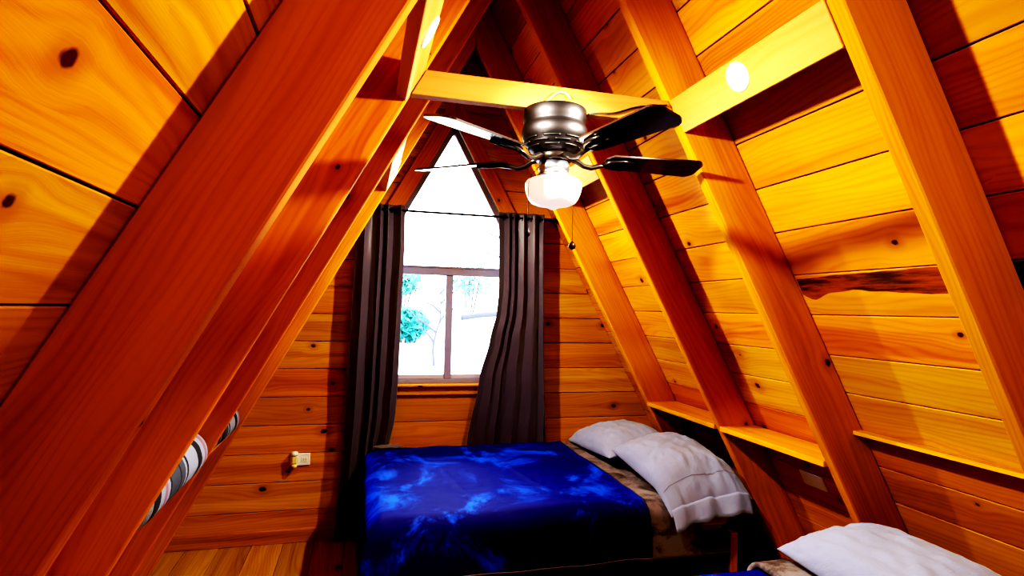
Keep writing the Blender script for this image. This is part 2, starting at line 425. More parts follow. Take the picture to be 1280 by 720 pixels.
puck(2.71, 1, 'round lamp hidden behind the fan bowl')
puck(1.354, -1, 'round lamp seen edge-on at the top of the photo')
puck(2.74, -1, 'small round lamp beside the window gable above a curtain')

# collar tie
bm = new_bm(); z0, z1 = 2.024, 2.102; y0 = RY[1] + .002; o = .0015
prism(bm, [(qx(z0, -1) + o, y0, z0), (qx(z0, 1) - o, y0, z0), (qx(z1, 1) - o, y0, z1), (qx(z1, -1) + o, y0, z1)], (0, .037, 0), (1, 0, 0), 1.02, .002)
tie = tag(obj('cross_beam', bm, W_PALE), 'pale horizontal beam between two rafters, carrying the ceiling fan', 'beam')

def shelf(y0, y1, s, label, group):
    z1 = .868 if s > 0 else .760; z0 = z1 - (.022 if s > 0 else .008); f = .0015
    xa, xb = qx(z1, s) + s * (-.004 if s > 0 else .030), px_(z1, s) - s * .003
    bm = new_bm()
    prism(bm, [(xa, y0 + f, z0), (xb, y0 + f, z0), (xb, y0 + f, z1), (xa, y0 + f, z1)], (0, y1 - y0 - 2 * f, 0), (0, 1, 0), 1.05, .002)
    return tag(obj('shelf', bm, W_PLANK), label, 'shelf', group)
shelf(RY[1] + TH, RY[2], 1, 'deep board shelf above the white wall plate', 'board shelves between rafters')
shelf(RY[2] + TH, RY[3], 1, 'deep board shelf above the far bed pillows', 'board shelves between rafters')
shelf(RY[1] + TH, RY[2], -1.0, 'shelf under the large grey striped roll', 'board shelves between rafters')
shelf(RY[2] + TH, RY[3], -1, 'shelf under the two small pinkish striped rolls', 'board shelves between rafters')
# thin ledge in the near bay, fixed to the boarding
zl = .985
bm = new_bm(); xb = px_(zl, 1) - .002
prism(bm, [(xb - .045, bays[0][0] + .001, zl - .014), (xb - .002 , bays[0][0] + .001, zl - .014), (xb, bays[0][0] + .001, zl), (xb - .045, bays[0][0] + .001, zl)], (0, bays[0][1] - bays[0][0] - .002, 0), (0, 1, 0), 1.08, .001)
tag(obj('ledge_strip', bm, W_PLANK), 'thin wooden ledge strip on the boarding above the second bed', 'ledge')

# ------------------------------------------------------------------ window
def bar(bm, p, q, w, y0, y1):
    """flat bar between (x,z) points, w to the inside of travel direction (left normal)"""
    p, q = Vector((p[0], 0, p[1])), Vector((q[0], 0, q[1])); t = (q - p).normalized(); nn = Vector((-t.z, 0, t.x)) * w
    prism(bm, [p + Vector((0, y0, 0)), q + Vector((0, y0, 0)), q + nn + Vector((0, y0, 0)), p + nn + Vector((0, y0, 0))], (0, y1 - y0, 0), None, 1, .002)
w1 = empty('window_1', (WX, YW + .05, .93), kind='structure'); w1['label'] = 'sliding two-pane window below the grey cross bar'
zb, zt, xl, xr = .912, 1.645, WX - HWID + .004, WX + HWID - .004
bm = new_bm()
bar(bm, (xl, zb), (xr, zb), .028, YW + .03, YW + .085)
bar(bm, (xr, zb), (xr, zt), .028, YW + .03, YW + .085)
bar(bm, (xr, zt), (xl, zt), .044, YW + .03, YW + .085)
bar(bm, (xl, zt), (xl, zb), .028, YW + .03, YW + .085)
obj('frame', bm, ALU, w1)
bm = new_bm(); box(bm, (WX - .024, YW + .036, zb + .028), (WX + .021, YW + .080, zt - .044), (0, 0, 1), 1, .003)
obj('mullion', bm, ALU, w1)
for k, (xa, xb2) in enumerate(((xl + .028, WX - .024), (WX + .021, xr - .028))):
    bm = new_bm(); box(bm, (xa + .001, YW + .045, zb + .0285), (xb2 - .001, YW + .07, zb + .0285 + .026), (1, 0, 0), 1, .002)
    obj('sash_rail', bm, ALUB, w1)
    bm = new_bm(); box(bm, (xa + .001, YW + .056, zb + .055), (xb2 - .001, YW + .060, zt - .045), (1, 0, 0), 1, 0)
    obj('pane', bm, GLASS, w1)
w2 = empty('window_2', (WX, YW + .05, 1.66), kind='structure'); w2['label'] = 'gable-shaped fixed window above the grey cross bar'
xl2, xr2, ze, za = xl, xr, ZEAVE - .004, ZAPEX - .012
zb2 = 1.6465
bm = new_bm()
bar(bm, (xl2, zb2), (xr2, zb2), .012, YW + .03, YW + .085)
bar(bm, (xr2, ze), (WX, za), .036, YW + .032, YW + .083)
bar(bm, (WX, za), (xl2, ze), .036, YW + .032, YW + .083)
obj('frame', bm, ALU, w2)
bm = new_bm()
prism(bm, [(xl2 + .036, YW + .056, zb2 + .0125), (xr2 - .036, YW + .056, zb2 + .0125), (WX, YW + .056, za - .07)], (0, .004, 0), (1, 0, 0), 1, 0)
obj('pane', bm, GLASS, w2)
# casing boards on the wall
tr = 0
def trim(poly, d, ax, tone=1.0):
    global tr; tr += 1
    bm = new_bm(); prism(bm, poly, d, ax, tone, .002)
    return tag(obj('trim_%d' % tr, bm, W_PLANK), kind='structure')
cw = .092
yc = YW - .02
nx, nz = sin(AL) * cw, cos(AL) * cw
for s in (-1, 1):
    e0 = Vector((WX + s * (HWID - .012), yc, ZEAVE)); e1 = Vector((WX + s * .0005, yc, ZAPEX - .012 * TA))
    n = Vector((s * nx, 0, nz)); top = Vector((WX + s * .0005, yc, ZAPEX - .012 * TA + cw / cos(AL)))
    low = e0 + Vector((s * cw, 0, 0)); low2 = Vector((low.x, yc, ZEAVE + cw * 0 + (cw / sin(AL) - cw) * TA))
    trim([e0, e1, top, low2, low], (0, .0195, 0), (e1 - e0), 1.0)
    xa = WX + s * (HWID - .012); xb2 = WX + s * (HWID - .012 + cw)
    trim([(xa, yc, .935), (xb2, yc, .935), (xb2, yc, ZEAVE - .001), (xa, yc, ZEAVE - .001)], (0, .0195, 0), (0, 0, 1), .9)
# jamb lining of the opening, sill and apron
trim([(WX - HWID - .07, YW - .045, .900), (WX + HWID + .07, YW - .045, .900), (WX + HWID + .07, YW - .045, .912), (WX - HWID - .07, YW - .045, .912)], (0, .13, 0), (1, 0, 0), 1.15)
trim([(WX - HWID - .06, yc, .847), (WX + HWID + .06, yc, .847), (WX + HWID + .06, yc, .8995), (WX - HWID - .06, yc, .8995)], (0, .05, 0), (1, 0, 0), 1.08)

# ------------------------------------------------------------------ curtain rod and curtains
ZR, YR = 1.978, 3.495
rod = empty('curtain_rod', (WX, YR, ZR), 'thin dark curtain rod across the window, level with both curtain tops', 'curtain rod')
obj('pole', tube([(-.06, YR, ZR), (1.175, YR, ZR)], .0075, 12), DARKMET, rod, True)
for s, x in ((-1, -.06), (1, 1.175)):
    b = lathe([(0, 0), (.012, .0), (.013, .006), (.009, .010), (.016, .018), (.017, .024), (.010, .034), (0, .037)], 0, 0, 16)
    bmesh.ops.transform(b, matrix=Matrix.Translation((x, YR, ZR)) @ Matrix.Rotation(s * pi / 2, 4, 'Y'), verts=b.verts[:])
    obj('finial', b, DARKMET, rod, True)
for x in (.035, 1.135):
    obj('bracket', tube([(x, YW - .001, ZR - .03), (x, YW - .03, ZR - .02), (x, YR + .012, ZR - .012), (x, YR, ZR - .0095)], .006, 8), DARKMET, rod, True)

def curtain(label, left, right, zt, zb, npl, seed, amp=.030, ctr=3.498):
    """left/right: lists of (z,x) edge positions"""
    def ev(tab, z):
        tab = sorted(tab)
        if z <= tab[0][0]: return tab[0][1]
        for (a, xa), (b, xb) in zip(tab, tab[1:]):
            if z <= b:
                k = (z - a) / (b - a); k = k * k * (3 - 2 * k) * .5 + k * .5; return xa + (xb - xa) * k
        return tab[-1][1]
    NU, NV = 150, 110; bm = bmesh.new(); G = []
    for j in range(NV + 1):
        w = j / NV; z = zt + (zb - zt) * w; xl, xr = ev(left, z), ev(right, z); row = []
        for i in range(NU + 1):
            u = i / NU
            uu = u + .045 * sin(2 * pi * 1.3 * u + seed) + .020 * sin(2 * pi * 2.7 * u + 2 * seed) + .014 * sin(7 * w + 3 * u + seed) * (w ** .8)
            ph = 2 * pi * npl * uu + .9 * fbm(u * 2.2 + seed, w * 1.6, seed)* w
            f = sin(ph); f = f * (1 - .25 * f * f) * 1.25
            a = amp * (.85 + .35 * fbm(u * 3, w * 2 + seed, 3)) * (1 - .15 * w)
            y = ctr + a * f + .010 * fbm(u * 5 + seed, w * 6, 1) * w
            x = xl + (xr - xl) * u + .010 * sin(2 * ph) * .8
            row.append(bm.verts.new((x, y, z)))
        G.append(row)
    for j in range(NV):
        for i in range(NU): bm.faces.new((G[j][i], G[j][i + 1], G[j + 1][i + 1], G[j + 1][i]))
    o = obj('curtain', bm, CURT, None, True)
    tag(o, label, 'curtain', 'curtains on the window rod')
    mod(o, 'SOLIDIFY', thickness=.002, offset=0)
    # grommets where the cloth crosses the rod plane
    for k in range(npl * 2):
        u = (k + .0) / (2 * npl) + .001
        if u <= .01 or u >= .99: continue
        x = ev(left, zt - .05) + (ev(right, zt - .05) - ev(left, zt - .05)) * u
        b = bmesh.new(); R = .017
        pts = [(x + .003 * sin(a), YR + R * cos(a) * .6, ZR + R * sin(a)) for a in [2 * pi * q / 16 for q in range(17)]]
        tube(pts, .0025, 6, b)
        obj('grommet', b, NICKEL, o, True)
    return o
curtain('dark grey curtain hanging to the floor beside the outlet wall', [(2.02, -.045), (1.6, -.055), (1.0, -.075), (.55, -.078), (.07, -.105)],
        [(2.02, .232), (1.75, .236), (1.4, .226), (.95, .218), (.75, .208), (.5, .17), (.3, .145), (.07, .12)], 2.01, .055, 4, 1.3, .021)
curtain('dark grey curtain swept aside behind the far bed', [(2.02, .83), (1.68, .838), (1.5, .84), (1.37, .83), (1.2, .79), (.95, .725), (.58, .663), (.35, .64)],
        [(2.02, 1.125), (1.3, 1.135), (.58, 1.165), (.35, 1.17)], 2.01, .36, 5, 4.1, .020)

# ------------------------------------------------------------------ outlets
def outlet_plate(name, c, ux, uz, w, h, label, sockets=True, group=None):
    ux, uz = Vector(ux).normalized(), Vector(uz).normalized(); n = ux.cross(uz).normalized()   # n points to the room
    c = Vector(c); root = empty(name, c, label, 'wall outlet', group)
    def pl(x0, x1, z0, z1, d0, d1, mat, nm, par, bev=.002):
        b = new_bm()
        prism(b, [c + ux * x0 + uz * z0 + n * d0, c + ux * x1 + uz * z0 + n * d0, c + ux * x1 + uz * z1 + n * d0, c + ux * x0 + uz * z1 + n * d0], n * (d1 - d0), ux, 1, bev)
        return obj(nm, b, mat, par)
    pl(-w / 2, w / 2, -h / 2, h / 2, .0006, .007, IVORY, 'cover_plate', root, .003)
    if sockets:
        for s in (-1, 1):
            so = pl(s * w * .22 - .017, s * w * .22 + .017, -.014, .014, .007, .009, IVORY, 'socket', root, .003)
            b = new_bm()
            for q in (-.006, .006):
                prism(b, [c + ux * (s * w * .22 + q - .0012) + uz * -.005 + n * .009, c + ux * (s * w * .22 + q + .0012) + uz * -.005 + n * .009, c + ux * (s * w * .22 + q + .0012) + uz * .005 + n * .009, c + ux * (s * w * .22 + q - .0012) + uz * .005 + n * .009], n * .0006, ux, 1, 0)
            obj('slot', b, SLOT, so, loc=-c if False else (0, 0, 0)) if False else obj('slot', b, SLOT, root)
    return root
outlet_plate('wall_outlet', (-.323, YW, .478), (1, 0, 0), (0, 0, 1), .112, .072, 'white outlet plate holding a plug-in freshener, on the end wall')
# plug-in freshener
pc = Vector((-.352, YW - .0095, .488))
pf = empty('plug_in_air_freshener', pc, 'small cream plug-in air freshener sticking out of the end wall outlet', 'air freshener')
b = new_bm(); box(b, (pc.x - .016, pc.y - .030, pc.z - .030), (pc.x + .016, pc.y - .0005, pc.z + .018), (0, 0, 1), 1, .006); obj('body', b, IVORY2, pf)
obj('bottle', lathe([(0, pc.z - .052), (.013, pc.z - .050), (.015, pc.z - .045), (.015, pc.z - .0315), (0, pc.z - .0315)], pc.x, pc.y - .017, 20), IVORY2, pf, True)
b = lathe([(0, pc.z + .019), (.017, pc.z + .019), (.019, pc.z + .024), (.019, pc.z + .036), (.015, pc.z + .041), (0, pc.z + .042)], pc.x, pc.y - .017, 24); obj('cap', b, IVORY, pf, True)
# plate under the shelf
zz = .676; cpl = Vector((px_(zz, 1) - .0004, 2.092, zz))
outlet_plate('wall_outlet', cpl, (0, -1, 0), (-cos(AL), 0, sin(AL)), .135, .075, 'plain white plate below the deep shelf, on the sloping boards', False)

# ------------------------------------------------------------------ ceiling fan
FX, FY = .573, 1.692
fan = empty('ceiling_fan', (FX, FY, 2.023), 'five-blade pewter ceiling fan with white glass bowl under the cross beam', 'ceiling fan')
ztop = 2.0235
obj('motor_housing', lathe([(0, ztop), (.098, ztop), (.100, ztop - .003), (.100, ztop - .034), (.0955, ztop - .042), (.0955, ztop - .047), (.101, ztop - .056), (.1045, ztop - .068), (.104, ztop - .080), (.100, ztop - .092), (.094, ztop - .100),
     (.092, ztop - .104), (.088, ztop - .112), (.080, ztop - .124), (.070, ztop - .133), (.058, ztop - .139), (0, ztop - .139)], FX, FY, 64), NICKEL, fan, True)
b = bmesh.new()
for row, (rr, zz) in enumerate(((.0945, ztop - .1005), (.0895, ztop - .1115), (.0815, ztop - .1235))):
    for k in range(8):
        a0 = 2 * pi * (k + .5 * (row % 2)) / 8 + .1
        tube([(FX + rr * cos(a0 + q * .055), FY + rr * sin(a0 + q * .055), zz) for q in range(11)], .0028, 6, b)
obj('vent_slots', b, BLACK, fan, True)
obj('hub_ring', lathe([(0, ztop - .1395), (.056, ztop - .1395), (.058, ztop - .143), (.058, ztop - .158), (.054, ztop - .162), (0, ztop - .162)], FX, FY, 48), DARKMET, fan, True)
obj('light_fitter', lathe([(0, ztop - .1625), (.046, ztop - .1625), (.046, ztop - .172), (.049, ztop - .174), (.049, ztop - .190), (.046, ztop - .192), (.046, ztop - .200), (.055, ztop - .206), (.056, ztop - .211), (0, ztop - .211)], FX, FY, 48), STEEL, fan, True)
zb_ = ztop - .2115
obj('glass_bowl', lathe([(0, zb_), (.052, zb_), (.056, zb_ - .003), (.074, zb_ - .007), (.084, zb_ - .012), (.0895, zb_ - .021), (.0895, zb_ - .034), (.086, zb_ - .050), (.079, zb_ - .068), (.070, zb_ - .081), (.055, zb_ - .088), (.034, zb_ - .091), (.020, zb_ - .096), (.010, zb_ - .101), (0, zb_ - .102)], FX, FY, 56), OPAL, fan, True)
# one blade with its arm, written about the hub; the others are copies
zbl = ztop - .148
def blade_bm():
    out = []
    r0, r1 = .170, .502
    def hw(r):
        k = (r - r0) / (r1 - r0); return .043 + .013 * k
    pts = []
    nn = 16
    for i in range(nn + 1):
        r = r0 + .02 + (r1 - r0 - .055) * i / nn; pts.append((r, -hw(r)))
    for i in range(1, 9):
        a = -pi / 2 + pi / 2 * i / 8; pts.append((r1 - .035 + .035 * cos(a), -hw(r1) + .035 + .035 * sin(a)))
    for i in range(0, 9):
        a = pi / 2 * i / 8; pts.append((r1 - .035 + .035 * cos(a), hw(r1) - .035 + .035 * sin(a)))
    for i in range(nn, -1, -1):
        r = r0 + .02 + (r1 - r0 - .055) * i / nn; pts.append((r, hw(r)))
    pts += [(r0, .024), (r0, -.024)]
    bm = bmesh.new(); vs = [bm.verts.new((x, y, .003)) for x, y in pts]; f = bm.faces.new(vs)
    r = bmesh.ops.extrude_face_region(bm, geom=[f])
    for v in r['geom']:
        if isinstance(v, bmesh.types.BMVert): v.co.z -= .006
    bmesh.ops.recalc_face_normals(bm, faces=bm.faces[:])
    T = Matrix.Rotation(radians(-12.5), 4, 'X')      # pitch: the trailing side hangs lower
    bmesh.ops.transform(bm, matrix=T, verts=bm.verts[:]); return bm
def arm_bm():
    bm = bmesh.new(); T = Matrix.Rotation(radians(-12.5), 4, 'X')
    tube([(.050, 0, -.002), (.075, 0, -.006), (.10, 0, -.020), (.125, 0, -.024), (.15, 0, -.016), (.185, 0, -.010)], [.009, .009, .008, .008, .008, .007], 10, bm)
    for s in (-1, 1):
        tube([T @ Vector(p) for p in [(.165, s * .004, -.0105), (.190, s * .020, -.0085), (.225, s * .026, -.0082), (.262, s * .024, -.0080)]], [.007, .007, .0065, .005], 8, bm)
    tube([T @ Vector(p) for p in [(.18, 0, -.009), (.23, 0, -.0085), (.275, 0, -.0082)]], [.007, .0065, .005], 8, bm)
    return bm
fan_blades = []
for k in range(5):
    a = radians(-2.7 + 72 * k)
    if k == 0:
        bo = obj('blade', blade_bm(), BLADE, fan, False, loc=(0, 0, zbl - 2.023)); ao = obj('blade_arm', arm_bm(), DARKMET, bo, True, loc=(0, 0, 0))
        b0, a0 = bo, ao
    else:
        bo = b0.copy(); C.objects.link(bo); bo.parent = fan; ao = a0.copy(); C.objects.link(ao); ao.parent = bo
    bo.rotation_euler = (0, 0, a)
# pull chains
def chain(pts, fob, mat):
    o = obj('pull_chain', tube(pts, .0010, 6), DARKMET, fan, True)
    e = Vector(pts[-1])
    if fob == 'drop': b = lathe([(0, .0), (.003, -.001), (.0075, -.012), (.008, -.020), (.005, -.026), (0, -.028)], 0, 0, 16)
    else: b = lathe([(0, .002), (.004, .001), (.0105, -.006), (.012, -.014), (.009, -.022), (0, -.025)], 0, 0, 20)
    bmesh.ops.translate(b, vec=e, verts=b.verts[:])
    f = obj('chain_fob', b, mat, o, True, loc=(0, 0, 0))
zf = ztop - .18
chain([(FX - .049, FY - .012, zf), (FX - .060, FY - .020, zf - .012), (FX - .080, FY - .032, zf - .035), (FX - .092, FY - .036, zf - .062), (FX - .092, FY - .036, zf - .20)], 'drop', NICKEL)
chain([(FX + .044, FY + .022, zf), (FX + .060, FY + .040, zf - .015), (FX + .078, FY + .055, zf - .045), (FX + .090, FY + .062, zf - .07), (FX + .090, FY + .062, zf - .225)], 'knob', KNOB)
# cables
def spline(P, n=10):
    P = [Vector(p) for p in P]; out = []
    for i in range(len(P) - 1):
        p0, p1, p2, p3 = P[max(i - 1, 0)], P[i], P[i + 1], P[min(i + 2, len(P) - 1)]
        for k in range(n):
            t = k / n
            out.append(.5 * ((2 * p1) + (p2 - p0) * t + (2 * p0 - 5 * p1 + 4 * p2 - p3) * t * t + (3 * p1 - p0 - 3 * p2 + p3) * t ** 3))
    return out + [P[-1]]
yt = RY[1] - .0025
c_ = obj('black_cable', tube(spline([(FX + .101, FY - .03, ztop - .008), (FX + .14, yt - .01, 2.026), (FX + .20, yt - .004, 2.036), (FX + .27, yt - .002, 2.062), (FX + .33, yt - .002, 2.075), (FX + .385, yt - .004, 2.082)]), .003, 8), BLACK, None, True)
tag(c_, 'thin black cable running from the fan along the cross beam', 'cable')
c_ = obj('pale_wire', tube(spline([(FX - .05, yt - .006, ztop + .002), (FX - .03, yt - .003, 2.050), (FX + .0, yt - .003, 2.078), (FX + .03, yt - .003, 2.080), (FX + .045, yt - .004, 2.066)]), .0022, 8), WIRE, None, True)
tag(c_, 'short pale wire looping over the beam above the fan motor', 'wire')
c_ = obj('black_cable', tube(spline([(qx(2.10, -1) + .004, 1.60, 2.112), (qx(2.16, -1) - .06, 1.52, 2.17), (qx(2.16, -1) - .06, 1.42, 2.19), (qx(2.2, -1) - .055, 1.30, 2.235), (qx(2.22, -1) - .09, 1.15, 2.24)]), .003, 8), BLACK, None, True)
tag(c_, 'black cable behind the pale lamp board at the top of the photo', 'cable')

# ------------------------------------------------------------------ striped rolls on the shelves
def roll(y0, y1, r, dx, label, uoff, ball=False):
    zc = .7605 + r; xc = px_(.7605 + r, -1) + (r + .004) / sin(AL) + dx; bm = new_bm(); uv = bm.loops.layers.uv['UVMap']; seg = 36; nv = 30; rings = []
    L = y1 - y0
    for i in range(nv + 1):
        w = i / nv; e = .03
        y = y0 + L * w; k = min(w * L, (1 - w) * L) / e; k = min(1, k); rr = r * (.70 + .30 * sqrt(max(0, 1 - (1 - k) ** 2)))
        ring = []
        for j in range(seg):
            a = 2 * pi * j / seg; q = rr * (1 + .025 * fbm(cos(a) * 1.5 + y * 3, sin(a) * 1.5, uoff))
            zz_ = zc + q * sin(a); zz_ = max(zz_, .7608)
            ring.append(bm.verts.new((xc + q * cos(a), y, zz_)))
        rings.append(ring)
    def setuv(f, us):
        for l, u in zip(f.loops, us): l[uv].uv = (u, 0)
    for i in range(nv):
        for j in range(seg):
            f = bm.faces.new((rings[i][j], rings[i + 1][j], rings[i + 1][(j + 1) % seg], rings[i][(j + 1) % seg]))
            a, b_ = uoff + L * i / nv, uoff + L * (i + 1) / nv; setuv(f, (a, b_, b_, a))
    for rg, yy, rev in ((rings[0], y0 + .004, 1), (rings[-1], y1 - .004, 0)):
        prev = rg; 
        for sc_, uu in ((.8, .035), (.55, .065), (.3, .065), (.08, .035)):
            cur = [bm.verts.new((xc + (v.co.x - xc) * sc_, yy, zc + (v.co.z - zc) * sc_)) for v in rg]
            for j in range(seg):
                q = (prev[j], cur[j], cur[(j + 1) % seg], prev[(j + 1) % seg])
                f = bm.faces.new(q if not rev else q[::-1]); setuv(f, (uu,) * 4)
            prev = cur
        f = bm.faces.new(prev); setuv(f, (.02,) * seg)
    bmesh.ops.recalc_face_normals(bm, faces=bm.faces[:])
    o = obj('rolled_blanket', bm, STR1, None, True)
    return tag(o, label, 'blanket', 'striped rolls on the shelf')
roll(1.735, 2.325, .085, .004, 'large grey, white and black striped roll closest to the camera', -.05)
roll(2.40, 2.70, .072, .006, 'middle small white roll with one dark stripe on the shelf', .18)
roll(2.715, 3.035, .074, .006, 'farthest striped roll with a pinkish purple end', .20)

# ------------------------------------------------------------------ beds
def drape(bm, x0, x1, y0, y1, z, drop_y0=0.0, drop_x0=0.0, drop_y1=0.0, rad=.07, nx=90, ny=90, amp=.006, seed=0, flare=.03, wav=.01, th=None):
    """cloth lying on x0..x1, y0..y1 at height z and hanging over the edges that have a drop"""
    # arc-length parametrisation over each axis
    def axis(a0, a1, d0, d1, n):
        s0 = a0 - (d0 if d0 else 0); s1 = a1 + (d1 if d1 else 0)
        return [s0 + (s1 - s0) * k / n for k in range(n + 1)]
    def fold(s, a0, a1, d0, d1):
        # returns (pos, down) for arc coordinate s
        def one(e):  # e: distance past the start of the rounding
            q = rad * pi / 2
            if e < q: a = e / rad; return rad * sin(a), rad * (1 - cos(a))
            return rad, rad + (e - q)
        if d0 and s < a0 + rad:
            p, dn = one(a0 + rad - s); return a0 + rad - p, dn
        if d1 and s > a1 - rad:
            p, dn = one(s - a1 + rad); return a1 - rad + p, dn
        return s, 0.0
    US = axis(x0, x1, drop_x0, 0, nx); VS = axis(y0, y1, drop_y0, drop_y1, ny); G = []
    for v in VS:
        row = []
        for u in US:
            px, dx = fold(u, x0, x1, drop_x0, 0); py, dy = fold(v, y0, y1, drop_y0, drop_y1)
            d = max(dx, dy) + .35 * min(dx, dy)
            nse = fbm(u * 3.5 + seed, v * 3.5, seed) * amp + fbm(u * 11, v * 11 + seed, 2) * amp * .3
            x, y, zz = px, py, z - d + nse * (1 if d < .03 else .3)
            if dy > .02 and v < (y0 + y1) / 2: y -= flare * min(1, dy / .2) + wav * (1 + sin(u * 19 + seed) * .6 + fbm(u * 4, v * 2, 5)) * min(1, dy / .15)
            if dy > .02 and v > (y0 + y1) / 2: y += .0
            if dx > .02: x -= flare * min(1, dx / .2) + wav * (1 + sin(v * 17 + seed) * .6) * min(1, dx / .15)
            row.append(bm.verts.new((x, y, zz)))
        G.append(row)
    for j in range(len(VS) - 1):
        for i in range(len(US) - 1): bm.faces.new((G[j][i], G[j][i + 1], G[j + 1][i + 1], G[j + 1][i]))
    return G
def crease(G, lines, w=.012, h=.006):
    for row in G:
        for v in row:
            for (xa, ya, xb, yb) in lines:
                p = Vector((v.co.x, v.co.y)); a = Vector((xa, ya)); b = Vector((xb, yb)); t = max(0, min(1, (p - a).dot(b - a) / (b - a).length_squared))
                dd = (p - (a + (b - a) * t)).length
                v.co.z += h * exp(-(dd / w) ** 2)

def pillow(name, loc, L, Wd, H, rot, label, group, seed, pinch=.10, hem=None, flat=.35, droop=0.0):
    root = None
    nu, nv = 64, 48; bm = bmesh.new(); R = Matrix.Translation(loc) @ rot.to_4x4()
    def pt(u, v, top):
        e = (1 - abs(u) ** 2.6); f = (1 - abs(v) ** 2.6)
        t = (max(e, 0) ** .55) * (max(f, 0) ** .55)
        cx = 1 - pinch * (abs(v) ** 3) * (1 - .2 * abs(u)); cy = 1 - pinch * .6 * (1 - abs(u) ** 4) * 0 - pinch * .5 * abs(u) ** 6 * 0
        x = u * L / 2 * (1 - pinch * (1 - abs(v)) ** 2 * abs(u) ** 8 * .25); y = v * Wd / 2 * (1 - pinch * (1 - abs(u) ** 2) * abs(v) ** 6 * .3)
        wr = fbm(u * 1.6 + seed, v * 1.6, seed, 3) * .012 + fbm(u * 2.5 + seed, v * 7, seed + 3, 4) * .008 * (1 - t * .5) + abs(fbm(u * 3 + v * 2, v * 3 - u, seed + 7, 3)) * -.012 * t
        z = H * (.62 if top else -.38 * flat * 2) * t + (wr if top else 0) * min(1, t * 3)
        z -= droop * max(0, -u - .45) ** 1.3
        return Vector((x, y, z))
    grids = []
    for top in (1, 0):
        G = [[None] * (nu + 1) for _ in range(nv + 1)]
        for j in range(nv + 1):
            for i in range(nu + 1):
                u = -1 + 2 * i / nu; v = -1 + 2 * j / nv
                u = u * (1.35 - .35 * u * u) if abs(u) < 1 else u; v = v * (1.35 - .35 * v * v) if abs(v) < 1 else v
                if not top and (i in (0, nu) or j in (0, nv)): G[j][i] = grids[0][j][i]
                else: G[j][i] = bm.verts.new(R @ pt(u, v, top))
        grids.append(G)
        for j in range(nv):
            for i in range(nu):
                q = (G[j][i], G[j][i + 1], G[j + 1][i + 1], G[j + 1][i]); bm.faces.new(q if top else q[::-1])
    bmesh.ops.recalc_face_normals(bm, faces=bm.faces[:])
    o = obj(name, bm, WHITE, None, True); tag(o, label, 'pillow', group)
    if hem:
        b = bmesh.new()     # stitched hem line and open flap at the pillowcase end
        us = hem
        pts = [R @ (pt(us, -1 + 2 * k / 40, 1) + Vector((0, 0, .0015))) for k in range(1, 40)]
        tube(pts, .0007, 6, b); obj('hem_stitching', b, GREYS, o, True, loc=(0, 0, 0))
        b = bmesh.new(); G = []
        for j in range(41):
            v = -1 + 2 * j / 40; base = R @ pt(-.95, v * .95, 1); row = []
            for i in range(7):
                w = i / 6; out = R.to_3x3() @ Vector((-1, 0, 0)); 
                p = base + out * (.040 * w) + Vector((0, 0, .002 -.075 * w ** 1.3)) + Vector((0, 0, 1)) * .003 * sin(v * 11 + 2 * w) * w + out * .008 * sin(v * 9) * w
                row.append(b.verts.new(p))
            G.append(row)
        for j in range(40):
            for i in range(6): b.faces.new((G[j][i], G[j][i + 1], G[j + 1][i + 1], G[j + 1][i]))
        ho = obj('case_flap', b, WHITE, o, True, loc=(0, 0, 0)); mod(ho, 'SOLIDIFY', thickness=.003, offset=0)
    return o

DARKW = plain('dark_frame_wood', (.012, .008, .006), .7)
def bed(x0, x1, y0, y1, label, leg_pts):
    t = empty('bed', ((x0 + x1) / 2, (y0 + y1) / 2, 0), label, 'bed')
    bm = new_bm(); box(bm, (x0 + .02, y0 + .015, .20), (x1 - .02, y1 - .015, .285), (1, 0, 0), .8, .006); obj('bed_frame', bm, DARKW, t)
    for (x, y) in leg_pts:
        bm = new_bm(); box(bm, (x - .028, y - .028, .0008), (x + .028, y + .028, .1995), (0, 0, 1), .9, .004); obj('leg', bm, W_RAFT, t)
    bm = new_bm(); box(bm, (x1 + .004, y0 + .02, .0008), (x1 + .044, y0 + .065, .372), (0, 0, 1), .9, .004); obj('head_post', bm, W_RAFT, t)
    bm = new_bm(); box(bm, (x1 + .004, y1 - .065, .0008), (x1 + .044, y1 - .02, .372), (0, 0, 1), .9, .004); obj('head_post', bm, W_RAFT, t)
    bm = bmesh.new()
    def rb(bm, lo, hi, r):
        b = new_bm(); box(b, lo, hi, (1, 0, 0), 1, 0); bmesh.ops.bevel(b, geom=b.edges[:], offset=r, segments=4, affect='EDGES'); merge(bm, b)
    rb(bm, (x0, y0, .2855), (x1, y1, .392), .018); bx = obj('box_base', bm, BLACKF, t, True)
    obj('piping', tube([(x0 + .02, y0 - .001, .300), (x1 - .02, y0 - .001, .300)], .004, 6), PIPING, bx, True, loc=(0, 0, 0))
    bm = bmesh.new(); rb(bm, (x0, y0, .3925), (x1, y1, .532), .035); obj('mattress', bm, CREAM, t, True)
    return t
